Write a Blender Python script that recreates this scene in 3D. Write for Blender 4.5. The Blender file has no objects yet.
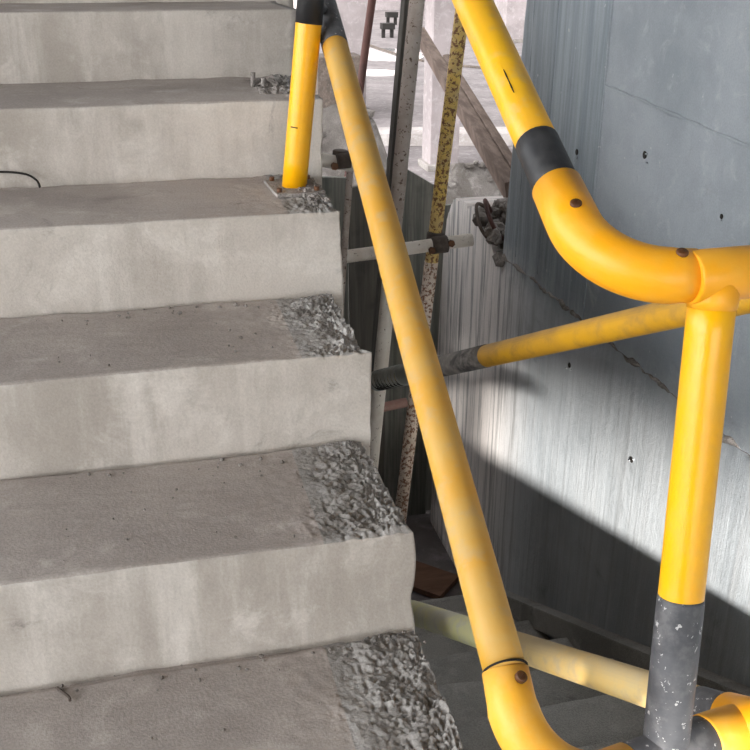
import bpy, bmesh, math, random
from mathutils import Vector, Matrix, noise
from math import sin, cos, pi, radians
random.seed(7)
S = bpy.context.scene
COL = S.collection
V = Vector

# ------------------------------------------------------------------ materials
def srgb(r, g, b):
    f = lambda c: c / 12.92 if c <= .04045 else ((c + .055) / 1.055) ** 2.4
    return (f(r / 255), f(g / 255), f(b / 255), 1)

class NT:
    def __init__(self, name):
        self.m = bpy.data.materials.new(name); self.m.use_nodes = True
        self.t = self.m.node_tree; self.t.nodes.clear()
        self.out = self.n('ShaderNodeOutputMaterial'); self.b = self.n('ShaderNodeBsdfPrincipled')
        self.l(self.b.outputs[0], self.out.inputs[0])
        self.co = self.n('ShaderNodeTexCoord').outputs['Object']
    def n(self, t, **k):
        o = self.t.nodes.new(t)
        for a, v in k.items(): setattr(o, a, v)
        return o
    def l(self, a, b): self.t.links.new(a, b)
    def put(self, sock, v):
        if hasattr(v, 'is_linked') or isinstance(v, bpy.types.NodeSocket): self.l(v, sock)
        else: sock.default_value = v
    def scaled(self, s, rot=(0, 0, 0)):
        m = self.n('ShaderNodeMapping'); self.l(self.co, m.inputs[0])
        m.inputs['Scale'].default_value = s; m.inputs['Rotation'].default_value = rot
        return m.outputs[0]
    def noise(self, scale, detail=5, rough=.6, co=None, dist=0):
        n = self.n('ShaderNodeTexNoise'); self.l(co or self.co, n.inputs['Vector'])
        n.inputs['Scale'].default_value = scale; n.inputs['Detail'].default_value = detail
        n.inputs['Roughness'].default_value = rough; n.inputs['Distortion'].default_value = dist
        return n.outputs[0]
    def ramp(self, v, a, b, ca=0., cb=1.):
        n = self.n('ShaderNodeMapRange'); n.interpolation_type = 'SMOOTHSTEP'; self.l(v, n.inputs[0])
        for i, x in zip((1, 2, 3, 4), (a, b, ca, cb)): n.inputs[i].default_value = x
        return n.outputs[0]
    def math(self, op, a, b=0.):
        n = self.n('ShaderNodeMath', operation=op); self.put(n.inputs[0], a); self.put(n.inputs[1], b)
        return n.outputs[0]
    def mix(self, f, a, b, mode='MIX'):
        n = self.n('ShaderNodeMix', data_type='RGBA', blend_type=mode)
        self.put(n.inputs[0], f); self.put(n.inputs[6], a); self.put(n.inputs[7], b)
        return n.outputs[2]
    def bump(self, h, dist, strength=1., prev=None):
        n = self.n('ShaderNodeBump'); self.l(h, n.inputs['Height'])
        n.inputs['Distance'].default_value = dist; n.inputs['Strength'].default_value = strength
        if prev: self.l(prev, n.inputs['Normal'])
        return n.outputs[0]
    def done(self, col, rough=.85, nrm=None, spec=.3, metal=0.):
        self.put(self.b.inputs['Base Color'], col); self.put(self.b.inputs['Roughness'], rough)
        self.b.inputs['Specular IOR Level'].default_value = spec; self.b.inputs['Metallic'].default_value = metal
        if nrm: self.l(nrm, self.b.inputs['Normal'])
        return self.m

def concrete(name, base, dark, light, grain=.16, bump=.0015, stain=.55, streak=None, dust=None):
    k = NT(name)
    n1 = k.noise(2.2, 8, .62); n2 = k.noise(11, 6, .65, dist=.4); n3 = k.noise(260, 3, .6)
    c = k.mix(k.ramp(n1, .38, .66), dark, base)
    c = k.mix(k.ramp(n2, .5, .72, 0, .7), c, light)
    if streak:
        s = k.noise(1, 6, .7, co=k.scaled(streak))
        c = k.mix(k.ramp(s, .45, .7, 0, .75), c, light)
        s2 = k.noise(2.1, 4, .7, co=k.scaled(streak))
        c = k.mix(k.ramp(s2, .55, .75, 0, .55), c, dark)
    st = k.noise(5.3, 7, .72, dist=.8)
    c = k.mix(k.ramp(st, .6, .74, 0, stain), c, tuple(x * .42 for x in dark[:3]) + (1,))
    if dust: c = k.mix(k.ramp(k.noise(3.1, 6, .6, co=k.scaled((1, 1, 1), (.4, .9, .2))), .5, .7, 0, .6), c, dust)
    g = k.ramp(n3, .25, .75, 1 - grain, 1 + grain)
    c = k.mix(1., c, g, 'MULTIPLY')
    nr = k.bump(n3, bump); nr = k.bump(n2, bump * 4, .6, nr)
    return k.done(c, .92, nr, .2)

M = {}
M['riser'] = concrete('cast_concrete', srgb(190, 182, 173), srgb(158, 150, 141), srgb(204, 197, 189), .07, .0005, .6, (7, 7, .9))
M['tread'] = concrete('trowelled_concrete', srgb(170, 161, 154), srgb(149, 140, 134), srgb(184, 175, 168), .13, .0006, .6)
M['rough'] = concrete('crumbly_mortar', srgb(158, 154, 150), srgb(140, 136, 132), srgb(172, 168, 164), .18, .0010, .25)
M['floor'] = concrete('floor_concrete', srgb(132, 124, 123), srgb(112, 105, 104), srgb(152, 146, 145), .12, .002, .3)
M['dusty'] = concrete('dusty_concrete', srgb(178, 170, 166), srgb(150, 142, 138), srgb(196, 190, 186), .12, .002, .35)
M['soffit'] = concrete('slab_concrete', srgb(110, 109, 108), srgb(98, 97, 96), srgb(122, 121, 120))
M['lowstep'] = concrete('dirty_step_concrete', srgb(186, 183, 177), srgb(156, 153, 148), srgb(200, 197, 192), .2, .003, .6)
M['rubble'] = concrete('rubble_grit', srgb(150, 143, 138), srgb(112, 105, 99), srgb(178, 171, 165), .25, .004, .6)
M['column'] = concrete('column_concrete', srgb(150, 140, 139), srgb(134, 125, 124), srgb(166, 158, 156), .08, .001, .3)

def wall_material():
    k = NT('wall_formwork_concrete')
    sep = k.n('ShaderNodeSeparateXYZ'); k.l(k.co, sep.inputs[0]); y, z = sep.outputs[1], sep.outputs[2]
    n1 = k.noise(2.6, 7, .6); n2 = k.noise(14, 6, .66, dist=.6); n3 = k.noise(240, 3, .6)
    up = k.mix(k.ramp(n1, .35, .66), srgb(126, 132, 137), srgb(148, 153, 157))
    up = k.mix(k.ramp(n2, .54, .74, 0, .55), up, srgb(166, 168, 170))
    vs = k.noise(1, 5, .7, co=k.scaled((1, 26, 1.2)))
    # the narrower form panel at the far end is bluer and streaked upright
    pan = k.mix(k.ramp(vs, .4, .66), srgb(116, 124, 130), srgb(142, 150, 155))
    up = k.mix(k.ramp(y, 1.435, 1.439), up, pan)
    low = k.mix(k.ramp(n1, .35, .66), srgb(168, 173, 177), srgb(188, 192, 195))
    vs2 = k.noise(1, 6, .72, co=k.scaled((1, 30, 1.)))
    low = k.mix(k.ramp(vs2, .44, .64, 0, .5), low, srgb(196, 199, 202))
    vs3 = k.noise(1, 6, .72, co=k.scaled((1, 22, .8), (.3, 0, 0)))
    # far, lower part paler: dust, plus missing light put into the colour
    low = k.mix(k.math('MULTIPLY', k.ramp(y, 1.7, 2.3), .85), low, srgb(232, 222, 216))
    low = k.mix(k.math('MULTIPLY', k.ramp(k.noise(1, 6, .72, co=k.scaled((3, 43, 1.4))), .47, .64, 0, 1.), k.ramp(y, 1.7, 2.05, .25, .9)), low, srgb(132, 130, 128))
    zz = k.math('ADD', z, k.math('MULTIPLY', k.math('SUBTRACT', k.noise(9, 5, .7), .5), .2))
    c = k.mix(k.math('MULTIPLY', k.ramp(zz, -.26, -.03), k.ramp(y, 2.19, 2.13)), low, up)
    st = k.noise(4.1, 7, .7, dist=.7)
    c = k.mix(k.ramp(st, .58, .74, 0, .5), c, srgb(100, 103, 104))
    sp = k.noise(38, 3, .5)
    c = k.mix(k.ramp(sp, .70, .76, 0, .55), c, srgb(190, 190, 190))
    c = k.mix(1., c, k.ramp(n3, .25, .75, .93, 1.07), 'MULTIPLY')
    nr = k.bump(n3, .0006); nr = k.bump(n2, .004, .5, nr); nr = k.bump(vs2, .006, .35, nr)
    return k.done(c, .62, nr, .35)
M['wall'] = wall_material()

def paint(name, base, worn, dusty, f_dust=.5, rough=.42, scale=1., topdust=.0, chips=.0, chipcol=None):
    k = NT(name)
    n1 = k.noise(7 * scale, 7, .65, dist=.5); n2 = k.noise(30 * scale, 5, .65); n3 = k.noise(160, 3, .6)
    c = k.mix(k.ramp(n1, .40, .64), base, worn)
    d = k.ramp(n2, .44, .70, 0, f_dust)
    if topdust:
        g = k.n('ShaderNodeNewGeometry'); s = k.n('ShaderNodeSeparateXYZ'); k.l(g.outputs['True Normal'], s.inputs[0])
        t = k.math('MULTIPLY', k.ramp(s.outputs[2], .1, .9), k.ramp(n1, .3, .7, .35, 1.))
        d = k.math('MAXIMUM', d, k.math('MULTIPLY', t, topdust))   # dust that settled on upward faces
    c = k.mix(d, c, dusty)
    if chips: c = k.mix(k.ramp(k.noise(75 * scale, 4, .7), .64 - chips, .67 - chips), c, chipcol or srgb(90, 60, 45))
    r = k.math('ADD', k.math('MULTIPLY', d, .4), rough)
    nr = k.bump(n3, .0003); nr = k.bump(n2, .001, .5, nr)
    return k.done(c, r, nr, .45)

M['yellow'] = paint('yellow_paint', srgb(242, 172, 2), srgb(242, 178, 8), srgb(222, 168, 60), .35, .3)
M['yellow_dusty'] = paint('dusty_yellow_paint', srgb(204, 148, 36), srgb(198, 154, 66), srgb(184, 156, 106), .7, .5, 1, .35)
M['yellow_top'] = paint('worn_yellow_paint', srgb(238, 180, 10), srgb(234, 168, 20), srgb(210, 176, 112), .6, .36, 1, .15)
M['elbow'] = paint('orange_yellow_plastic', srgb(250, 172, 26), srgb(246, 166, 20), srgb(240, 184, 76), .35, .38, .6)
M['elbow_low'] = paint('dusty_orange_plastic', srgb(244, 178, 58), srgb(244, 172, 40), srgb(236, 192, 112), .5, .45, .6)
M['brown_yellow'] = paint('grimy_yellow_paint', srgb(206, 152, 28), srgb(190, 140, 40), srgb(128, 108, 78), .35, .5, 1, .75)
M['pale_yellow'] = paint('chalky_yellow_paint', srgb(206, 172, 104), srgb(196, 172, 118), srgb(168, 154, 132), .6, .6, 1, .6)
M['pale_green'] = paint('chalky_pale_paint', srgb(236, 232, 170), srgb(228, 226, 204), srgb(216, 213, 206), .6, .6, 1, .3)
M['black'] = paint('black_paint', srgb(34, 34, 36), srgb(46, 46, 48), srgb(84, 82, 80), .35, .5)
M['black_worn'] = paint('scuffed_black_paint', srgb(66, 66, 69), srgb(82, 82, 85), srgb(116, 114, 114), .55, .5, 1.4, 0, .02, srgb(176, 174, 172))
M['bare'] = paint('bare_zinc', srgb(150, 150, 142), srgb(126, 128, 122), srgb(160, 152, 142), .6, .6)
M['mortar_smear'] = paint('mortar_spattered_band', srgb(120, 114, 108), srgb(52, 50, 50), srgb(160, 152, 146), .6, .8, 1.5)
M['screw'] = paint('rusty_screw', srgb(110, 66, 30), srgb(84, 52, 26), srgb(60, 40, 24), .5, .5)
M['dark'] = paint('dark_gap', srgb(24, 20, 17), srgb(30, 26, 22), srgb(36, 30, 26), .3, .8)
M['rust_yellow'] = paint('rusted_yellow_paint', srgb(232, 196, 104), srgb(216, 186, 120), srgb(206, 190, 160), .5, .7, 1, 0, .12, srgb(134, 92, 64))
M['rust_pale'] = paint('rusted_pale_paint', srgb(232, 214, 196), srgb(216, 196, 178), srgb(224, 214, 204), .5, .7, 1, 0, .13, srgb(146, 106, 84))
M['pole_grey'] = paint('dusty_grey_steel', srgb(182, 168, 158), srgb(160, 144, 132), srgb(196, 186, 176), .6, .7, 1, 0, .05, srgb(96, 74, 62))
M['pole_pale'] = paint('mortar_coated_steel', srgb(228, 218, 206), srgb(212, 200, 186), srgb(232, 224, 214), .6, .85, 1, 0, .01, srgb(130, 110, 96))
M['rust_dark'] = paint('dark_rust', srgb(82, 52, 46), srgb(66, 44, 40), srgb(98, 76, 70), .5, .8)
M['pink_rust'] = paint('pinkish_rust', srgb(160, 122, 110), srgb(140, 108, 98), srgb(170, 150, 140), .5, .8)
M['coupler'] = paint('grimy_steel', srgb(84, 72, 64), srgb(66, 58, 52), srgb(120, 110, 102), .6, .8)

def timber(name, a, b, scale):
    k = NT(name)
    n = k.noise(1, 6, .7, co=k.scaled(scale)); n2 = k.noise(9, 5, .6)
    c = k.mix(k.ramp(n, .36, .66), a, b); c = k.mix(k.ramp(n2, .55, .75, 0, .4), c, tuple(x * .6 for x in a[:3]) + (1,))
    return k.done(c, .85, k.bump(n, .003, .5), .2)
M['board'] = timber('dark_formwork_ply', srgb(104, 106, 100), srgb(140, 138, 130), (40, 40, 1.5))
M['board_edge'] = timber('weathered_batten', srgb(92, 90, 86), srgb(116, 112, 104), (40, 40, 1.5))
M['brace'] = timber('weathered_brown_timber', srgb(92, 78, 70), srgb(122, 106, 97), (30, 6, 6))
M['scrap'] = timber('brown_scrap_board', srgb(116, 88, 72), srgb(134, 102, 84), (4, 24, 4))

# ------------------------------------------------------------------ helpers
def link(o):
    COL.objects.link(o); return o
def obj(name, bm, mat, parent=None, smooth=False):
    me = bpy.data.meshes.new(name); bm.normal_update(); bm.to_mesh(me); bm.free()
    for mm in (mat if isinstance(mat, (list, tuple)) else [mat]): me.materials.append(mm)
    if smooth:
        me.polygons.foreach_set('use_smooth', [True] * len(me.polygons))
    o = link(bpy.data.objects.new(name, me))
    if parent:
        o.parent = parent; o.matrix_parent_inverse = Matrix.Translation(-parent.location)
    return o
def tag(o, label=None, cat=None, group=None, kind=None):
    for a, v in (('label', label), ('category', cat), ('group', group), ('kind', kind)):
        if v: o[a] = v
    return o
def empty(name, loc, label, cat, group=None):
    o = link(bpy.data.objects.new(name, None)); o.location = loc; o.empty_display_size = .1
    return tag(o, label, cat, group)

def sweep(bm, path, rad, seg=24, cap=True, start_n=None):
    path = [V(p) for p in path]; n = len(path)
    rr = rad if isinstance(rad, (list, tuple)) else [rad] * n
    tan = []
    for i in range(n):
        a = path[max(i - 1, 0)]; b = path[min(i + 1, n - 1)]; tan.append((b - a).normalized())
    u = tan[0].orthogonal().normalized() if start_n is None else V(start_n)
    rings = []
    for i in range(n):
        u = (u - tan[i] * u.dot(tan[i])).normalized(); w = tan[i].cross(u)
        rings.append([bm.verts.new(path[i] + (u * cos(2 * pi * k / seg) + w * sin(2 * pi * k / seg)) * rr[i]) for k in range(seg)])
    for i in range(n - 1):
        for k in range(seg):
            f = bm.faces.new((rings[i][k], rings[i][(k + 1) % seg], rings[i + 1][(k + 1) % seg], rings[i + 1][k])); f.smooth = True
    if cap:
        bm.faces.new(rings[0][::-1]); bm.faces.new(rings[-1])
def lerp(a, b, t): return V(a) * (1 - t) + V(b) * t
def straight(a, b, n=8, wob=0.):
    return [lerp(a, b, i / n) + V((noise.noise(lerp(a, b, i / n) * 4) * wob, 0, noise.noise(lerp(a, b, i / n) * 4 + V((9, 9, 9))) * wob)) for i in range(n + 1)]
def fillet(a, c, b, r, n=16):
    a, c, b = V(a), V(c), V(b); d1 = (a - c).normalized(); d2 = (b - c).normalized()
    th = d1.angle(d2); t = r / math.tan(th / 2)
    t = min(t, (a - c).length * .98, (b - c).length * .98); r = t * math.tan(th / 2)
    p1 = c + d1 * t; p2 = c + d2 * t; ce = c + (d1 + d2).normalized() * (r / sin(th / 2))
    v1 = p1 - ce; v2 = p2 - ce; ang = v1.angle(v2); out = [a] if (a - p1).length > .004 else []
    for i in range(n + 1):
        s = i / n; out.append(ce + (v1 * sin((1 - s) * ang) + v2 * sin(s * ang)) / sin(ang))
    if (b - p2).length > .004: out.append(b)
    return out
def tube(name, path, rad, mat, parent=None, seg=24):
    bm = bmesh.new(); sweep(bm, path, rad, seg); return obj(name, bm, mat, parent)
def box(bm, c, s, rot=None, bev=0.):
    m = Matrix.Translation(V(c)) @ (rot.to_4x4() if rot else Matrix.Identity(4)) @ Matrix.Diagonal((s[0], s[1], s[2], 1))
    g = bmesh.ops.create_cube(bm, size=1, matrix=m)
    if bev: bmesh.ops.bevel(bm, geom=list({e for v in g['verts'] for e in v.link_edges}), offset=bev, segments=2, affect='EDGES', profile=.7)
    return g['verts']
def frame_from(z, x=None):
    z = V(z).normalized(); x = V(x) if x else z.orthogonal(); x = (x - z * x.dot(z)).normalized(); y = z.cross(x)
    return Matrix((x, y, z)).transposed()
def lump(bm, c, r, sub=2, seed=0, flat=1.):
    g = bmesh.ops.create_icosphere(bm, subdivisions=sub, radius=1)
    s = V((random.uniform(.7, 1.3), random.uniform(.7, 1.3), random.uniform(.6, 1.) * flat))
    for v in g['verts']:
        d = v.co.normalized(); k = 1 + .55 * noise.noise(d * 1.7 + V((seed, seed * 2.3, 1)))
        k += .15 * noise.noise(d * 5 + V((seed, 3, seed)))
        v.co = V((d.x * s.x, d.y * s.y, d.z * s.z)) * r * k + V(c)
def sstep(a, b, x):
    t = max(0, min(1, (x - a) / (b - a))); return t * t * (3 - 2 * t)
def fbm(p, o=3):
    return sum(noise.noise(p * 2 ** i + V((i * 7.1, 3.3, i))) / 2 ** i for i in range(o))

# ------------------------------------------------------------------ rising staircase
XL = -1.75
stairs = empty('concrete_staircase', (-.8, -.6, -.31), 'bare grey cast concrete staircase rising away at the left with crumbled edges', 'stairs')
# tread height, y of the riser's foot and of its nosing
ST = [(-.155, -.60, -.60), (0., -.30, -.30), (.155, -.008, .006), (.310, .299, .297), (.465, .597, .594),
      (.617, .914, .893), (.765, 1.265, 1.25), (.93, 1.56, 1.555), (1.085, 1.86, 1.855), (1.24, 2.16, 2.155), (1.395, 2.46, 2.455)]
XE = [0, 0, -.006, 0, .014, .04, .055, .095, .09, .09, .09]
RW = [.06, .125, .115, .095, .075, .03, .02, .02, .02, .02, .02]      # width of the crumbled strip
def make_step(i):
    z, yf, yt = ST[i]; zb = ST[i - 1][0] if i else -.31
    yb = ST[i + 1][1] if i + 1 < len(ST) else yf + .3
    near = 1 <= i <= 5
    xe = XE[i]; rw = RW[i]; s = V((i * 3.7, i * 1.9, 0))
    xs = [XL, -1.3, -1.0]
    st1 = .02 if near else .1
    x = -1.0
    while x < -rw - .09: x += st1; xs.append(min(x, -rw - .09))
    st2 = .003 if near else .03
    x = xs[-1]
    while x < -.001: x += st2; xs.append(min(x, 0.))
    ny = 100 if near else 10
    prof = []                                                         # (y, z, kind)
    prof.append((yb + .04, z - .012, 'b'))
    for j in range(ny + 1):
        t = j / ny; y = yb * (1 - t) + (yt + .006) * t; prof.append((y, z, 't'))
    prof.append((yt + .0015, z - .0015, 'n')); prof.append((yt, z - .006, 'n'))
    nz = 14 if near else 4
    for j in range(1, nz + 1):
        t = j / nz; prof.append((yt * (1 - t) + yf * t, (z - .006) * (1 - t) + (zb - .014) * t, 'f'))
    prof.append((yf, zb - .20, 'u')); prof.append((yb + .04, zb - .04, 'u'))
    bm = bmesh.new(); grid = []
    for x in xs:
        row = []
        for (y, zz, kd) in prof:
            p = V((x, y, zz)); q = p + s
            edge = .012 * noise.noise(V((y * 14, zz * 14, i))) + .007 * noise.noise(V((y * 55, zz * 30, i + 5)))
            m = sstep(-rw - .05, -rw * .35, x + .05 * noise.noise(V((y * 9, i * 2.2, 4))))
            px = x
            if kd in 'tnf' and x > -.05: px = x + (edge - (.012 if kd == 't' else .003)) * sstep(-.05, 0, x) * (1 if kd == 't' else .55)
            dy = dz = 0.
            if kd == 't':
                dz = .0018 * fbm(q * 5, 2) + .0007 * noise.noise(q * 60)
                if near:
                    a = noise.noise(q * 62); b = abs(noise.noise(q * 130 + V((4, 4, 4)))); c = noise.noise(q * 22)
                    dz += m * (.004 * a + .008 * (.5 - 2 * b) + .009 * c + .001)
                bk = sstep(.016, .002, abs(yb - y)); dz -= bk * max(0, .008 + .012 * noise.noise(V((x * 4, i, 0))))
                bk2 = sstep(.05, .012, abs(yb - y)); dz += bk2 * .005 * max(0, noise.noise(V((x * 11, i, 7))))
            if kd in 'nf':
                dy = .0022 * fbm(V((x * 3, zz * 6, i * 2)), 3)
                if kd == 'n':
                    dy += .003 * noise.noise(V((x * 9, i, 3))) + .0015 * noise.noise(V((x * 40, i, 3)))
                    dz = .002 * noise.noise(V((x * 12, i, 8))) + (m * .004 * noise.noise(V((x * 60, i, 1))) if near else 0)
            row.append(bm.verts.new((px + xe * sstep(-.3, -.0, x), y + dy, zz + dz)))
        grid.append(row)
    n = len(prof)
    for a in range(len(xs) - 1):
        for j in range(n):
            f = bm.faces.new((grid[a][j], grid[a][(j + 1) % n], grid[a + 1][(j + 1) % n], grid[a + 1][j]))
            if j < n - 1 and prof[j][2] in 'bt' and prof[j + 1][2] in 'tn': f.material_index = 2 if xs[a] > -rw - .02 else 1
            f.smooth = True
    for row in (grid[0], grid[-1][::-1]):
        f = bm.faces.new(row)
    bmesh.ops.recalc_face_normals(bm, faces=bm.faces)
    return obj('step', bm, [M['riser'], M['tread'], M['rough']], stairs)
for i in range(len(ST)): make_step(i)

# ------------------------------------------------------------------ landing and falling staircase
bm = bmesh.new(); box(bm, (0, -4.02, -.41), (7, 7.56, .2)); tag(obj('floor', bm, M['soffit']), kind='structure')
low = empty('concrete_staircase', (.5, .9, -1.7), 'dirty dark concrete staircase going down between the rising stairs and the wall', 'stairs')
for k in range(1, 9):
    z = -.39 - .155 * k; y0 = -.24 + .3 * (k - 1); y1 = y0 + .3
    bm = bmesh.new(); nx, ny = 36, 14; g = []
    for a in range(nx + 1):
        row = []
        for b in range(ny + 4):
            x = .085 + (.912 - .085) * a / nx
            if b == 0: y, zz = y0 - .02, z - .2
            elif b <= ny + 1: y, zz = y0 - .02 + (y1 - y0 + .02) * (b - 1) / ny, z
            elif b == ny + 2: y, zz = y1, z - .155
            else: y, zz = y1, max(z - .36, -1.80)
            if 1 <= b <= ny + 1:
                zz += .018 * sstep(.45, .52, (y - y0) / .3 + .06 * noise.noise(V((x * 6, k, 2)))) + .005 * fbm(V((x * 5, y * 7, k)), 3) + .006 * max(0, noise.noise(V((x * 9, y * 16, k * 3.)))) * (b < ny)
                if b == ny + 1: y += .006 * noise.noise(V((x * 14, k, 0)))
            row.append(bm.verts.new((x, y, zz)))
        g.append(row)
    n = ny + 4
    for a in range(nx):
        for b in range(n):
            f = bm.faces.new((g[a][b], g[a][(b + 1) % n], g[a + 1][(b + 1) % n], g[a + 1][b])); f.smooth = b not in (0, ny + 1, ny + 2, ny + 3)
    bm.faces.new(g[0]); bm.faces.new(g[-1][::-1]); bmesh.ops.recalc_face_normals(bm, faces=bm.faces)
    obj('step', bm, M['lowstep'], low)
bm = bmesh.new(); box(bm, (4, 20.15, -1.8), (40, 36, .19)); tag(obj('floor', bm, M['floor']), kind='structure')
# light blockers added: wall under rising flight, face wall under landing, ground outside
bm = bmesh.new(); P = [(-.30, -1.705), (2.95, -1.705), (2.95, .95), (-.30, -.52)]
A = [bm.verts.new((-.06, y, z)) for y, z in P]; B = [bm.verts.new((-.26, y, z)) for y, z in P]
bm.faces.new(A); bm.faces.new(B[::-1])
for i in range(4): bm.faces.new((A[i], B[i], B[(i + 1) % 4], A[(i + 1) % 4]))
bmesh.ops.recalc_face_normals(bm, faces=bm.faces); tag(obj('light_blocker_left', bm, M['soffit']), kind='structure')
bm = bmesh.new(); box(bm, (0, -.40, -1.11), (7, .2, 1.19)); tag(obj('light_blocker_front', bm, M['soffit']), kind='structure')
bm = bmesh.new(); box(bm, (0, 0, -2.35), (260, 260, .2)); tag(obj('ground', bm, M['soffit']), kind='structure')
bm = bmesh.new(); box(bm, (.5, -.275, -.295), (.82, .06, .036), None, .006); tag(obj('shadow_kerb', bm, M['soffit']), kind='structure')  # unseen kerb added to raise the shadow edge on the wall
# sloping skirting band where the lower steps meet the wall
bm = bmesh.new(); d = V((0, 1, -.5167)).normalized()
box(bm, (.905, .95, -.39 - .5167 * 1.19 + .035), (.05, 2.75, .08), frame_from(d.cross(V((1, 0, 0))) * -1, (1, 0, 0)), .006)
tag(obj('trim_1', bm, M['lowstep']), kind='structure')

# ------------------------------------------------------------------ stairwell wall
WX = .92
def wall():
    bm = bmesh.new()
    def prism(P, Q):                                                   # quads between two matched outlines, given thickness
        F = [[bm.verts.new((x, y, z)) for (y, z) in L] for L in (P, Q) for x in (WX, WX + .22)]
        a, b, c, d = F; n = len(P)
        for i in range(n - 1):
            bm.faces.new((a[i], a[i + 1], c[i + 1], c[i])); bm.faces.new((b[i + 1], b[i], d[i], d[i + 1]))
            bm.faces.new((a[i + 1], a[i], b[i], b[i + 1])); bm.faces.new((c[i], c[i + 1], d[i + 1], d[i]))
        bm.faces.new((a[0], c[0], d[0], b[0])); bm.faces.new((c[-1], a[-1], b[-1], d[-1]))
    up = []                                                            # straight formed end of the upper wall
    for i in range(61):
        z = -.17 + 3.37 * (i / 60) ** 1.6
        up.append(((2.113 - .095 * z if z < .9 else 2.0275) + .004 * noise.noise(V((0, z * 30, 2))), z))
    prism([(-1.9, z) for y, z in up], up)
    top = [(-1.9, -.17), (2.10, -.17), (2.2, -.16), (2.3, -.10), (2.36, -.05), (2.42, -.03), (2.52, -.055), (2.60, -.045), (2.68, -.06), (2.74, -.10), (2.79, -.17), (2.82, -.30)]
    lo_ = []
    for a, b in zip(top, top[1:]):
        for j in range(8):
            t = j / 8; y = a[0] * (1 - t) + b[0] * t; z = a[1] * (1 - t) + b[1] * t
            k = .02 if y > 2.1 else 0
            lo_.append((y, z + k * noise.noise(V((y * 30, z * 30, 8)))))
    lo_.append(top[-1])
    prism([(y, -1.0) if y < 2.80 else (2.88, -1.0) for y, z in lo_], lo_)
    prism([(-1.9, -2.2), (2.9, -2.2)], [(-1.9, -1.0), (2.88, -1.0)])
    bmesh.ops.recalc_face_normals(bm, faces=bm.faces)
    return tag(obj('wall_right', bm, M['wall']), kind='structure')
w = wall()
def fin(pts, r):
    bm = bmesh.new(); P = []
    for a, b in zip(pts, pts[1:]):
        for j in range(30):
            p = lerp(a, b, j / 30); P.append(p + V((0, .003 * noise.noise(p * 25), .003 * noise.noise(p * 25 + V((5, 5, 5))))))
    P.append(V(pts[-1])); sweep(bm, P, [max(.0006, r * (.8 + .7 * noise.noise(p * 18))) for p in P], 6)
    return obj('formwork_joint', bm, M['wall'], w)
fin([(WX, 1.437, 1.4), (WX, 1.437, -.12)], .006)
fin([(WX, 1.437, .551), (WX, .735, .516), (WX, -.2, .49)], .005)
fin([(WX, 1.95, 1.4), (WX, 1.99, .3), (WX, 2.0, -.1)], .002)
fin([(WX, 1.78, 1.4), (WX, 1.80, -.1)], .002)
# ragged lips of mortar along the pour joint
bm = bmesh.new(); P = []; R_ = []
for i in range(260):
    y = 2.11 - 2.3 * i / 259
    P.append(V((WX - .0005, y, -.13 + .012 * noise.noise(V((y * 9, 0, 0))) + .008 * noise.noise(V((y * 31, 2, 0))))))
    R_.append(max(.0008, .0045 + .011 * noise.noise(V((y * 13, 7, 3))) + .006 * noise.noise(V((y * 50, 7, 3)))))
sweep(bm, P, R_, 8); obj('pour_joint', bm, M['rubble'], w)
for (y, z, r) in ((1.577, .343, .009), (1.176, .413, .010), (1.50, -.30, .009), (1.06, -.40, .009), (.80, .35, .006), (1.30, .10, .006)):
    bm = bmesh.new()
    P = [V((WX + .004, y, z)), V((WX - .0015, y, z)), V((WX - .003, y, z))]
    sweep(bm, P, [r * .9, r, r * .7], 12)
    obj('tie_hole_disc', bm, M['dark'], w)  # raised dark disc paints the shade inside a tie hole
    for j in range(2): 
        bm = bmesh.new(); lump(bm, (WX - .001, y + random.uniform(-.02, .02), z + random.uniform(-.02, .02)), r * .45, 1, j + y, .8); obj('mortar_blob', bm, M['wall'], w)

# slab overhead over the landing and stairwell, shaped to cut off the sun
bm = bmesh.new(); box(bm, (-.3, -2.95, 5.95), (6.4, 11.9, 7.0)); tag(obj('ceiling', bm, M['soffit']), kind='structure')

bm = bmesh.new(); box(bm, (-1.73, -3.1, 1.07), (2.1, .25, 2.76)); tag(obj('sun_blocker_back', bm, M['soffit']), kind='structure')  # unseen pier added to keep direct sun off the risers
# ------------------------------------------------------------------ yellow stair railing
RAD = .024
cam = V((-.348, -1.150, .921))
rail = empty('stair_railing', (.19, -.40, -.31), 'yellow and black tubular steel stair railing with elbow joints around the stairwell', 'railing')
def ln(a, b, t): return lerp(a, b, t)
def screw(parent, c, nrm, r=.0062):
    bm = bmesh.new(); nrm = V(nrm).normalized(); c = V(c)
    sweep(bm, [c - nrm * .004, c + nrm * .001, c + nrm * .0022, c + nrm * .0012, c + nrm * .0008], [r, r, r * .8, r * .5, r * .1], 14)
    box(bm, c + nrm * .0014, (r * 1.0, .0016, .0012), frame_from(nrm))
    return obj('screw', bm, M['screw'], parent)
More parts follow.
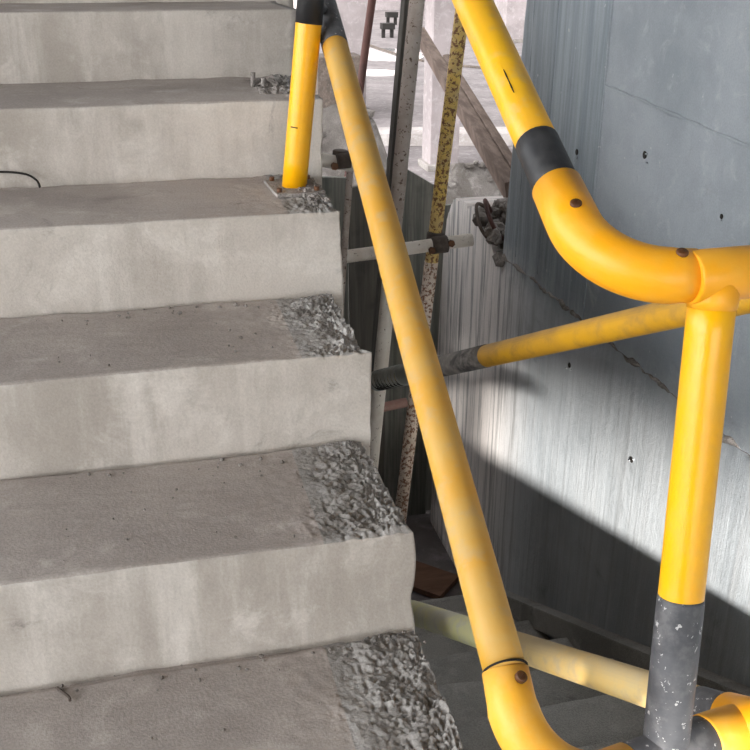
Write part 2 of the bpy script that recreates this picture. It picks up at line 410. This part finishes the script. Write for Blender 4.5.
# upper handrail
UA, UB = V((.10, .168, .844)), V((.10, -.104, .692)); ud = (UB - UA).normalized()
UTop = UA - ud * 1.9
UCor = V((.10, -.262, .606)); T1 = V((.215, -.287, .608))
UE = V((.10, -.118, .684))
o = tube('upper_rail', straight(UTop, UE, 24, .0006), RAD, M['yellow_top'], rail)
tube('black_band', straight(UB - ud * .028 , UB + ud * .053 , 4), [RAD + .0012] * 5, M['black'], o)
cv = cam - lerp(UA, UB, .5); cv = (cv - ud * cv.dot(ud)).normalized()
bm = bmesh.new(); sweep(bm, [lerp(UA, UB, .56 + .035 * i_) + cv * (RAD + .0000) for i_ in range(5)], [.0003, .0009, .0006, .0009, .0003], 6); obj('scratch', bm, M['dark'], o)
sl = tube('black_band', straight(UA - ud * .72, UA - ud * .62, 4), [RAD + .0006] * 5, M['black'], o)
e1p = fillet(UB + ud * .045, UCor, T1 + V((-.020, .003, 0)), .095, 22)
e1 = tube('elbow_joint', e1p, [.0278] + [.0288] * (len(e1p) - 3) + [.0280, .0272], M['elbow'], rail, 32)
def on_tube(P, i, up, rad):
    p = P[i]; t = (P[min(i + 1, len(P) - 1)] - P[max(i - 1, 0)]).normalized(); u = V(up); u = (u - t * u.dot(t)).normalized()
    return p + u * rad, u
c_, n_ = on_tube(e1p, 1, (-.2, -.75, .75), .0290); screw(e1, c_, n_)
c_, n_ = on_tube(e1p, len(e1p) - 2, (0, -.35, .95), .0290); screw(e1, c_, n_)
# tee over the turning post, level rail on to the falling flight's handrail
PB = V((.168, -.395, .122)); PT = T1; pd = (PB - PT).normalized()
HD = V((.542, -.272, .607))
hd = (HD - T1).normalized()
bm = bmesh.new(); sweep(bm, [T1 - hd * .030, T1 - hd * .028, T1 + hd * .045, T1 + hd * .047], [.0262, .0272, .0272, .0262], 32)
sweep(bm, [T1, T1 + pd * .025, T1 + pd * .034], [.0262, .0258, .0246], 32)
tee = obj('tee_joint', bm, M['elbow'], rail)
MA, MB = V((.485, .034, .456)), V((.237, 1.233, -.17)); md = (MB - MA).normalized()
MC = MA - md * ((.607 - .456) / -md.z) * 1.0; MC.z = .607
tube('upper_rail', straight(T1 + hd * .02, MC + (T1 - MC).normalized() * .06, 6), RAD + .001, M['elbow'], rail)
ep = fillet(MC + (T1 - MC).normalized() * .11, MC, MC + md * .12, .06, 14); tube('elbow_joint', ep, .0292, M['elbow'], rail, 32)
# turning post
foot = V((.168, -.395, -.31)) + V((-.05, -.05, 0))
PF = PB + pd * ((PB.z + .31) / -pd.z)
post = tube('post', straight(PT + pd * .01, PF, 20), RAD, M['yellow'], rail, 28)
tB = .342                                                              # where the yellow stops
bp = [PT + pd * t for t in (tB, tB + .004, tB + .012, .45, .60, .80)]
bm = bmesh.new(); sweep(bm, [p for p in bp], [RAD + .0002, RAD + .0008, RAD + .001, RAD + .001, RAD + .001, RAD + .001], 28, cap=True)
for v in bm.verts:                                                     # wavy brushed paint edge
    if (v.co - PT).length < tB + .02:
        a = math.atan2((v.co - PT).dot(V((0, 1, 0))), (v.co - PT).dot(V((1, 0, 0))))
        v.co += pd * .007 * (noise.noise(V((cos(a) * 1.5, sin(a) * 1.5, 3))) - .1)
obj('black_band', bm, M['black_worn'], post)
bm = bmesh.new(); box(bm, PF + V((0, 0, .005)), (.12, .12, .01), None, .002); bp_ = obj('base_plate', bm, M['bare'], post)
for sx in (-1, 1):
    for sy in (-1, 1):
        bm = bmesh.new(); c = PF + V((sx * .045, sy * .045, .01)); sweep(bm, [c - V((0, 0, .002)), c + V((0, 0, .008))], .008, 6); obj('bolt', bm, M['screw'], bp_)
# lower rail of the rising flight
LA, LB = V((.045, .909, .803)), V((.000, -.331, .186)); ld = (LB - LA).normalized()
LTop = LA - ld * .35
lo = tube('lower_rail', straight(LTop, LB + ld * .004, 26, .0008), RAD, M['yellow_dusty'], rail, 28)
tube('black_band', straight(LA - ld * .30, LA + ld * .165, 6), RAD + .0009, M['black_worn'], lo, 28)
LC = V((-.006, -.440, .102)); TB = PT + pd * ((PT.z - .094) / -pd.z)
hl = (TB - LC).normalized()
lp = fillet(LB, LC, TB - hl * .05, .085, 20)
e2 = tube('elbow_joint', lp, [.0258, .0268] + [.0282] * (len(lp) - 2), M['elbow_low'], rail, 32)
c_, n_ = on_tube([LB, LB + ld * .02, LB + ld * .04], 1, (.25, -.6, .75), .0276); screw(e2, c_, n_, .0066)
tube('seam_ring', [LB - ld * .0015, LB + ld * .0006], .0258, M['dark'], e2, 28)
bm = bmesh.new(); sweep(bm, [TB - hl * .062, TB - hl * .06, TB + hl * .06, TB + hl * .062], [.026, .0275, .0275, .026], 28); obj('tee_joint', bm, M['black_worn'], rail)
# lower rail of the falling flight, with the return elbow
DA, DB = V((.282, -.357, .083)), V((.139, .509, -.374)); dd = (DB - DA).normalized()
DC = DA - dd * .075
DE = DB + dd * .42
dl = tube('lower_rail', straight(DA + dd * .0, DE, 24, .0008), RAD, M['pale_yellow'], rail, 28)
tube('black_band', straight(DA + dd * .012, DA + dd * .062, 4), RAD + .001, M['black_worn'], dl, 28)
tube('chalky_band', straight(DA + dd * .60, DA + dd * .985, 5), RAD + .0008, M['pale_green'], dl, 28)
tube('chalky_band', straight(DA + dd * .985, DA + dd * 1.3, 4), RAD + .0009, M['bare'], dl, 28)
RE = V((.295, -.418, .088))
rp = fillet(DA + dd * .012, DA - dd * .045, RE + V((.0, .03, .0)), .05, 16)
tube('elbow_joint', rp, [.0275] + [.0290] * (len(rp) - 2) + [.0285], M['elbow'], rail, 32)
tube('elbow_joint', [TB + hl * .058, TB + hl * .062] + fillet(TB + hl * .15, RE, RE + V((.0, .05, .0)), .03, 8), .0285, M['elbow_low'], rail, 32)
# handrail of the falling flight: open threaded end
mr = tube('upper_rail', straight(MC + md * .1, MB - md * .02, 24, .0006), RAD, M['brown_yellow'], rail, 28)
tG = (MB - MA).length
tube('grey_band', straight(MB - md * .61, MB - md * .22, 4), RAD + .0009, M['mortar_smear'], mr, 28)
bm = bmesh.new(); P = []; R_ = []
n = 200
for i in range(n + 1):
    t = i / n; P.append(MB - md * .24 * (1 - t)); 
    R_.append(RAD + .001 + ((.0042 * (.5 + .5 * sin((t - .2) * 2 * pi * 11)) - .001) if t > .22 else 0))
P.append(MB); R_.append(RAD * .80); P.append(MB - md * .03); R_.append(RAD * .78)
sweep(bm, P, R_, 28)
for f_ in bm.faces:                                                    # shade of the thread grooves painted dark on the underside
    f_.normal_update(); c_ = f_.calc_center_median(); tt = 1 - (MB - c_).length / .24
    if tt > .22 and sin((tt - .2) * 2 * pi * 11) < -.1 and f_.normal.dot(V((-.2, -.75, .6))) < .55 and f_.normal.dot(md) < .9: f_.material_index = 1
obj('threaded_end', bm, [M['bare'], M['dark']], mr)
# post standing on the stairs
QB, QT = V((-.043, .77, .468)), V((-.007, .77, .777)); qd = (QT - QB).normalized()
QE = QB + qd * .75
p2 = tube('post', straight(QB, QE, 14), RAD, M['yellow'], rail, 28)
tube('black_band', straight(QB + qd * .305, QE, 5), RAD + .0009, M['black'], p2, 28)
bm = bmesh.new(); cv = (cam - QB); cv = (cv - qd * cv.dot(qd)).normalized(); cs = cv.cross(qd); sweep(bm, [QB + qd * .119 + (cv * cos(a_) - cs * sin(a_)) * (RAD + .0002) for a_ in (-.75, -.55, -.35, -.15)], .0011, 6); obj('scratch', bm, M['dark'], p2)
bm = bmesh.new(); box(bm, (-.043, .772, .470), (.094, .13, .007), Matrix.Rotation(.06, 3, 'Z'), .0015); pl = obj('base_plate', bm, M['rubble'], p2)
for sx, sy in ((-1, 1), (1, -1), (1, 1), (-1, -1)):
    bm = bmesh.new(); c = V((-.043 + sx * .036, .772 + sy * .05, .472)); sweep(bm, [c, c + V((0, 0, .009))], .005, 6); obj('bolt', bm, M['screw'], pl)
# strap that ties lower rail and post together up at the black band
bm = bmesh.new(); c1 = QB + qd * .345
sweep(bm, [c1 - V((.0, .0, .0)), LA + ld * .05], .012, 12); obj('weld_stub', bm, M['black_worn'], rail)

# ------------------------------------------------------------------ scaffold
def pole(name, a, b, r, mat, label, cat='pole', group=None, wob=.002, bands=()):
    e = empty(name, V(a), label, cat, group)
    t = tube('pole_tube', straight(a, b, 30, wob), r, mat, e, 20)
    for (t0, t1, m2) in bands: tube('paint_band', straight(lerp(a, b, t0), lerp(a, b, t1), 16), r + .0012, m2, t, 20)
    bm = bmesh.new(); d = (V(b) - V(a)).normalized(); sweep(bm, [V(a), V(a) + d * .004], r * 1.08, 16); obj('end_rim', bm, M['coupler'], e)
    return e
def along(p, q, z): p, q = V(p), V(q); return p + (q - p) * ((z - p.z) / (q.z - p.z))
ya, yb_ = (.559, 2.1, -1.059), (.725, 2.1, .701)
pole('scaffold_pole', along(ya, yb_, -1.624), along(ya, yb_, 2.44), .0235, M['rust_yellow'], 'rust speckled yellow scaffold pole standing clamped to the level pole', group=None,
     bands=((.0, .368, M['rust_pale']),))
ga, gb = (.394, 1.9, -.701), (.518, 1.9, .744)
pole('scaffold_pole', along(ga, gb, -1.624), along(ga, gb, 2.44), .0235, M['pole_grey'], 'dusty grey brown scaffold pole leaning beside a dark batten', bands=((0, .38, M['pole_pale']),))
pole('rusty_pipe', along((.846, 4.5, -.495), (1.003, 4.5, .595), -1.7), along((.846, 4.5, -.495), (1.003, 4.5, .595), 2.44), .022, M['rust_dark'], 'thin dark rust red pipe standing far behind the stair post')
pole('scaffold_pole', (-.055, 2.03, -.096), (.775, 2.052, -.044), .0225, M['pole_pale'], 'pale level scaffold pole, mortar coated, crossing behind the lower handrail', bands=())
pole('scaffold_pole', (-.055, 1.955, .337), (.345, 1.955, .250), .021, M['pole_pale'], 'short pale level pole stub just beyond the base of the stair post')
pole('scaffold_pole', along((.309, 2.02, -.181), (.339, 2.02, .224), -1.624), along((.309, 2.02, -.181), (.339, 2.02, .224), .25), .011, M['pole_grey'], 'short upright grey pole under the level pole stub, partly hidden by the stairs')
pole('scaffold_pole', (.40, 1.99, -.628), (.535, 1.99, -.612), .017, M['pink_rust'], 'short pinkish rusty bar below the threaded rail end')
# couplers
def coupler(c, label, s=1.):
    e = empty('scaffold_coupler', V(c) - V((0, 0, .04)), label, 'clamp')
    bm = bmesh.new(); d = V((.093, 0, 1)).normalized(); c = V(c)
    sweep(bm, [c - d * .03 * s, c - d * .026 * s, c + d * .026 * s, c + d * .03 * s], [.0275 * s, .032 * s, .032 * s, .0275 * s], 20); body = obj('clamp_ring', bm, M['coupler'], e)
    bm = bmesh.new(); h = V((1, .02, .06)).normalized(); c2 = c + V((0, -.05, 0))
    sweep(bm, [c2 - h * .026 * s, c2 + h * .026 * s], .030 * s, 20); obj('clamp_ring', bm, M['coupler'], e)
    for k in (-1, 1):
        bm = bmesh.new(); b0 = c + V((.034 * k, -.02, .01 * k)); sweep(bm, [b0, b0 + V((0, -.055, 0))], .006, 8); sweep(bm, [b0 + V((0, -.05, 0)), b0 + V((0, -.064, 0))], .012, 6); obj('bolt', bm, M['screw'], e)
    return e
coupler((.655, 2.09, -.051), 'grimy steel clamp joining the rusty yellow pole to the level pole')
coupler((.30, 1.985, .272), 'grimy clamp with wire at the short pole stub beyond the stair post', .8)
# dark upright batten beside the grey pole
bm = bmesh.new(); a, b = along((.415, 2.02, -.603), (.52, 2.02, .737), -1.624), along((.415, 2.02, -.603), (.52, 2.02, .737), 2.44)
box(bm, lerp(a, b, .5), (.026, .05, (b - a).length), frame_from(b - a, (1, 0, 0)), .003)
tag(obj('timber_batten', bm, M['board_edge']), 'narrow dark upright batten just left of the dusty grey pole', 'batten')
# brown diagonal brace
e = empty('timber_brace', (1.066, 2.487, .034), 'weathered brown timber brace sloping down towards the end of the blue grey wall', 'brace')
a, b = V((1.31, 4.6, .40)), V((1.062, 2.43, .022)); dv = b - a; fr = frame_from(dv, (1, 0, .2))
bm = bmesh.new(); box(bm, lerp(a, b, .5), (.052, .085, dv.length), fr, .004); obj('plank', bm, M['brace'], e)
bm = bmesh.new(); box(bm, lerp(a, b, .62) + fr @ V((.045, .02, 0)), (.034, .06, dv.length * .72), fr, .004); obj('cleat', bm, M['brace'], e)

# dark formwork boards closing the well behind the poles
def panel(x0, x1, y, z0, z1, slant, mat, label, group=None):
    e = empty('formwork_board', ((x0 + x1) / 2, y, z0), label, 'board', group)
    bm = bmesh.new(); P = [(x0, z0), (x1, z0), (x1, z1 + slant), (x0, z1)]
    A = [bm.verts.new((x, y + .06 * (z - z0) * 0, z)) for x, z in P]; B = [bm.verts.new((x, y + .02, z)) for x, z in P]
    bm.faces.new(A); bm.faces.new(B[::-1])
    for i in range(4): bm.faces.new((A[i], B[i], B[(i + 1) % 4], A[(i + 1) % 4]))
    bmesh.ops.recalc_face_normals(bm, faces=bm.faces); bmesh.ops.bevel(bm, geom=bm.edges[:], offset=.003, segments=1, affect='EDGES')
    obj('sheet', bm, mat, e)
    return e
G = 'upright dark formwork boards in the stairwell'
panel(.10, .53, 2.94, -1.7, .02, -.03, M['board'], 'dark upright formwork board nearest the edge of the rising stairs')
panel(.532, .70, 2.93, -1.7, -.05, .02, M['board_edge'], 'narrow dark upright board behind the dusty grey pole')
panel(.702, .915, 2.95, -1.7, .065, -.13, M['board'], 'dark greenish upright board with slanted top behind the rusty yellow pole')
panel(.90, 1.3, 2.98, -1.7, -.16, .0, M['board'], 'low dark sheet added to darken the gap behind the end of the wall')  # added sheet stands in for the shade in that gap
# brown scrap board lying on the lower steps
bm = bmesh.new(); box(bm, (.711, 2.442, -1.685), (.36, .18, .025), Matrix.Rotation(radians(135), 3, 'Z'), .003)
tag(obj('scrap_board', bm, M['scrap']), 'brown scrap board lying in shadow at the foot of the dark lower steps', 'board')

# ------------------------------------------------------------------ beyond: rubble, columns, kerb
bm = bmesh.new(); nx, ny = 70, 46; g = []
for a in range(nx + 1):
    row = []
    for b in range(ny + 1):
        x = .2 + 3.0 * a / nx; y = 3.7 + 2.2 * b / ny
        cr = .5 * (1 - abs(2 * b / ny - 1)) + .5 * (1 - abs(2 * b / ny - 1)) ** 2
        hx = 1.62 + (.06 if x < 1.05 else 0) - .40 * sstep(1.05, 1.3, x) + .13 * sstep(1.45, 1.65, x) - .25 * sstep(1.7, 2.1, x) - .8 * sstep(2.2, 3.2, x)
        z = -1.72 + hx * cr + (.09 * fbm(V((x * 3, y * 3, 0)), 3) + .035 * noise.noise(V((x * 19, y * 19, 0)))) * min(1, cr * 3)
        row.append(bm.verts.new((x, y, z)))
    g.append(row)
for a in range(nx):
    for b in range(ny): bm.faces.new((g[a][b], g[a + 1][b], g[a + 1][b + 1], g[a][b + 1])).smooth = True
for _ in range(160):
    a = random.randint(4, nx - 4); b = random.randint(6, ny // 2 + 2); lump(bm, g[a][b].co, random.uniform(.012, .05), 1, random.random() * 50)
tag(obj('rubble', bm, M['rubble']), 'dusty grey mound of building rubble heaped behind the scaffold poles', 'rubble', kind='stuff')
# broken lumps on the wall's torn top
bm = bmesh.new()
for _ in range(46):
    y = random.uniform(2.13, 2.42); lump(bm, (WX + random.uniform(-.01, .12), y, -.155 + .10 * sstep(2.2, 2.40, y) + random.uniform(0, .10) * (1 - sstep(2.3, 2.42, y) * .6)), random.uniform(.012, .034), 2, random.random() * 90)
tag(obj('rubble', bm, M['rubble']), 'broken concrete lumps on the torn end of the wall under the brace', 'rubble', kind='stuff')
def wire(name, pts, r, mat, label, cat):
    P = []
    for i in range(len(pts) - 1):
        p0 = V(pts[max(i - 1, 0)]); p1 = V(pts[i]); p2_ = V(pts[i + 1]); p3 = V(pts[min(i + 2, len(pts) - 1)])
        for j in range(8):
            t = j / 8; P.append(.5 * ((2 * p1) + (p2_ - p0) * t + (2 * p0 - 5 * p1 + 4 * p2_ - p3) * t * t + (3 * p1 - p0 - 3 * p2_ + p3) * t ** 3))
    P.append(V(pts[-1])); bm = bmesh.new(); sweep(bm, P, r, 8)
    return tag(obj(name, bm, mat), label, cat)
wire('bent_rebar', [(.98, 2.36, -.08), (.93, 2.33, .0), (.90, 2.28, .03), (.90, 2.22, -.02), (.93, 2.19, -.08), (.98, 2.16, -.10)], .008, M['rust_dark'], 'bent rusty bar looped over the torn end of the wall', 'rebar')
wire('bent_rebar', [(.97, 2.38, -.04), (.90, 2.36, .0), (.885, 2.30, -.05), (.905, 2.26, -.10), (.96, 2.24, -.14)], .007, M['coupler'], 'second, lower bent grey bar hanging from the torn end of the wall', 'rebar')
def column(c, s, h, label, base_h=0.):
    e = empty('concrete_column', (c[0], c[1], -1.705), label, 'column')
    bm = bmesh.new(); box(bm, (c[0], c[1], -1.705 + h / 2), (s, s, h), None, .012); obj('shaft', bm, M['column'], e)
    bm = bmesh.new(); box(bm, (c[0], c[1], -1.705 + .04), (s + .08, s + .08, .08), None, .01); obj('kicker', bm, M['rubble'], e)
column((3.35, 10.7), .36, 5.2, 'pale concrete column behind the grey and rusty yellow poles')
column((3.13, 15.2), .56, 5.2, 'pale concrete column seen between the stair post and the dark rusty pipe')
column((10.1, 25.8), .95, 6.5, 'distant pale concrete column behind the upper handrail')
bm = bmesh.new(); box(bm, (4.6, 12.1, -1.62), (3.6, .5, .17), Matrix.Rotation(-.18, 3, 'Z'), .01)
tag(obj('concrete_kerb', bm, M['dusty']), 'low concrete kerb on the bright floor beyond the brown brace', 'kerb')
bm = bmesh.new(); box(bm, (2.84, 14.5, -1.23), (.68, .5, .95), None, .02)
tag(obj('debris_block', bm, M['coupler']), 'dark brown block at the foot of the column behind the stair post', 'block')
wire('floor_cable', [(5.6, 29, -1.69), (5.85, 26.5, -1.69), (5.95, 24, -1.69), (6.3, 21.5, -1.69), (7.5, 19.8, -1.69), (9.8, 18.9, -1.69)], .035, M['coupler'], 'dark cable lying across the bright floor far beyond the poles', 'cable')
for (x, y, lab) in ((8.1, 31.5, 'small dark equipment stand on the far bright floor, the farther one'), (6.9, 27.3, 'small dark equipment stand on the far bright floor, the nearer one')):
    e = empty('equipment_stand', (x, y, -1.705), lab, 'stand')
    bm = bmesh.new(); box(bm, (x, y, -1.4), (.36, .3, .16), None, .01); obj('body', bm, M['dark'], e)
    for sx in (-.12, .12):
        bm = bmesh.new(); box(bm, (x + sx, y, -1.59), (.09, .1, .23), None, .005); obj('leg', bm, M['dark'], e)
k = NT('sun_patch_gloss'); M['sun_gloss'] = k.done(srgb(150, 146, 144), .04, None, .8)  # glossy sheets added in place of sun patches on the far floor
for (x, y, rx, ry, lab) in ((5.75, 23.2, .95, 1.5, 'glossy sheet as a painted sun patch on the far floor, the larger one, right of the rusty pipe'), (4.75, 19.8, .62, .55, 'glossy sheet as a painted sun patch on the far floor, the smaller and nearer one')):
    bm = bmesh.new(); vs_ = [bm.verts.new((x + rx * cos(a * .2618) * (1 + .2 * noise.noise(V((a, x, 0)))), y + ry * sin(a * .2618) * (1 + .2 * noise.noise(V((a, y, 5)))), -1.695)) for a in range(24)]
    f_ = bm.faces.new(vs_); g_ = bmesh.ops.extrude_face_region(bm, geom=[f_])
    for v in [q_ for q_ in g_['geom'] if isinstance(q_, bmesh.types.BMVert)]: v.co.z -= .012
    bmesh.ops.recalc_face_normals(bm, faces=bm.faces)
    tag(obj('sun_patch', bm, M['sun_gloss']), lab, 'sun_patch', 'painted sun patches on the far floor')
# far wall closing the view
bm = bmesh.new(); box(bm, (8, 38.4, 1.0), (46, .4, 5.6)); tag(obj('wall_far', bm, M['column']), kind='structure')

# ------------------------------------------------------------------ small things on the steps
wire('tie_wire', [(-.68, .903, .497), (-.60, .896, .499), (-.55, .892, .494), (-.528, .887, .482), (-.522, .876, .470)], .0022, M['dark'], 'dark bent tie wire lying at the back of the fourth step', 'wire')
wire('twig', [(-.505, -.025, .004), (-.49, -.045, .004), (-.487, -.055, .005)], .002, M['coupler'], 'small dark splinter on the lowest visible step by the riser', 'splinter')
def rod(p, h, label):
    bm = bmesh.new(); sweep(bm, [V(p), V(p) + V((.002, 0, h))], .005, 8); return tag(obj('rebar_stub', bm, M['rubble']), label, 'rebar')
rod((-.075, 1.10, .612), .035, 'left of two short steel stubs poking up behind the stair post'); rod((-.060, 1.05, .612), .03, 'right of two short steel stubs poking up behind the stair post')
bm = bmesh.new()
for _ in range(90):
    lump(bm, (random.uniform(-.04, .0), random.uniform(.64, .88), .468 + random.uniform(0, .006)), random.uniform(.002, .007), 1, random.random() * 70)
for _ in range(50):
    lump(bm, (random.uniform(-.07, -.0), random.uniform(.98, 1.2), .618), random.uniform(.003, .010), 1, random.random() * 70)
for _ in range(60):
    lump(bm, (random.uniform(-.5, -.0), random.choice((.27, .56, -.03)) + random.uniform(-.03, .015), 0), random.uniform(.0015, .004), 1, random.random() * 70)
for _ in range(70):
    lump(bm, (random.uniform(-.55, -.1) , random.choice((-.15, .15, .45)) + random.uniform(-.12, .12), 0), random.uniform(.001, .0028), 1, random.random() * 70)
bm.verts.ensure_lookup_table()
for v in bm.verts:
    if abs(v.co.z) < .02: v.co.z += .157 if .005 < v.co.y < .305 else .312 if .305 <= v.co.y < .62 else .002
tag(obj('rubble', bm, M['rubble']), 'loose grey mortar crumbs scattered on the steps around the post base', 'crumbs', kind='stuff')

# ------------------------------------------------------------------ light
W = bpy.data.worlds.new('sky'); S.world = W; W.use_nodes = True; t = W.node_tree; t.nodes.clear()
o = t.nodes.new('ShaderNodeOutputWorld'); bg = t.nodes.new('ShaderNodeBackground'); tc = t.nodes.new('ShaderNodeTexCoord')
sp = t.nodes.new('ShaderNodeSeparateXYZ'); mr_ = t.nodes.new('ShaderNodeMapRange'); mx = t.nodes.new('ShaderNodeMix'); mx.data_type = 'RGBA'
t.links.new(tc.outputs['Generated'], sp.inputs[0]); dt = t.nodes.new('ShaderNodeVectorMath'); dt.operation = 'DOT_PRODUCT'; dt.inputs[1].default_value = (.82, .57, 0)
t.links.new(tc.outputs['Generated'], dt.inputs[0]); t.links.new(dt.outputs['Value'], mr_.inputs[0])
mr_.inputs[1].default_value = .1; mr_.inputs[2].default_value = -1.
mx.inputs[6].default_value = (.75, .76, .78, 1); mx.inputs[7].default_value = (6.65, 6.8, 6.95, 1)
t.links.new(mr_.outputs[0], mx.inputs[0]); t.links.new(mx.outputs[2], bg.inputs[0]); t.links.new(bg.outputs[0], o.inputs[0])
bg.inputs[1].default_value = 1.0
su = bpy.data.lights.new('sun', 'SUN'); su.energy = 13.5; su.angle = radians(2.0); su.color = (1, .97, .92)
so = link(bpy.data.objects.new('sun', su)); dirv = V((.28, 1, -.28)).normalized()
so.rotation_euler = dirv.to_track_quat('-Z', 'Y').to_euler(); so.location = (-3, -9, 3)

# ------------------------------------------------------------------ camera
yaw, pit, rol = radians(13.72), radians(23.63), radians(.32)
f = V((sin(yaw) * cos(pit), cos(yaw) * cos(pit), -sin(pit))); rt = V((cos(yaw), -sin(yaw), 0)); up = rt.cross(f)
r2 = rt * cos(rol) + up * sin(rol); u2 = up * cos(rol) - rt * sin(rol)
cd = bpy.data.cameras.new('camera'); cd.sensor_width = 36; cd.lens = 1007.2 / 750 * 36; cd.clip_start = .02; cd.clip_end = 200
co = link(bpy.data.objects.new('camera', cd))
co.matrix_world = Matrix.Translation(cam) @ Matrix((r2, u2, -f)).transposed().to_4x4()
S.camera = co
S.view_settings.view_transform = 'Standard'; S.view_settings.look = 'None'; S.view_settings.gamma = 1; S.view_settings.use_curve_mapping = False
S.view_settings.exposure = 0.52
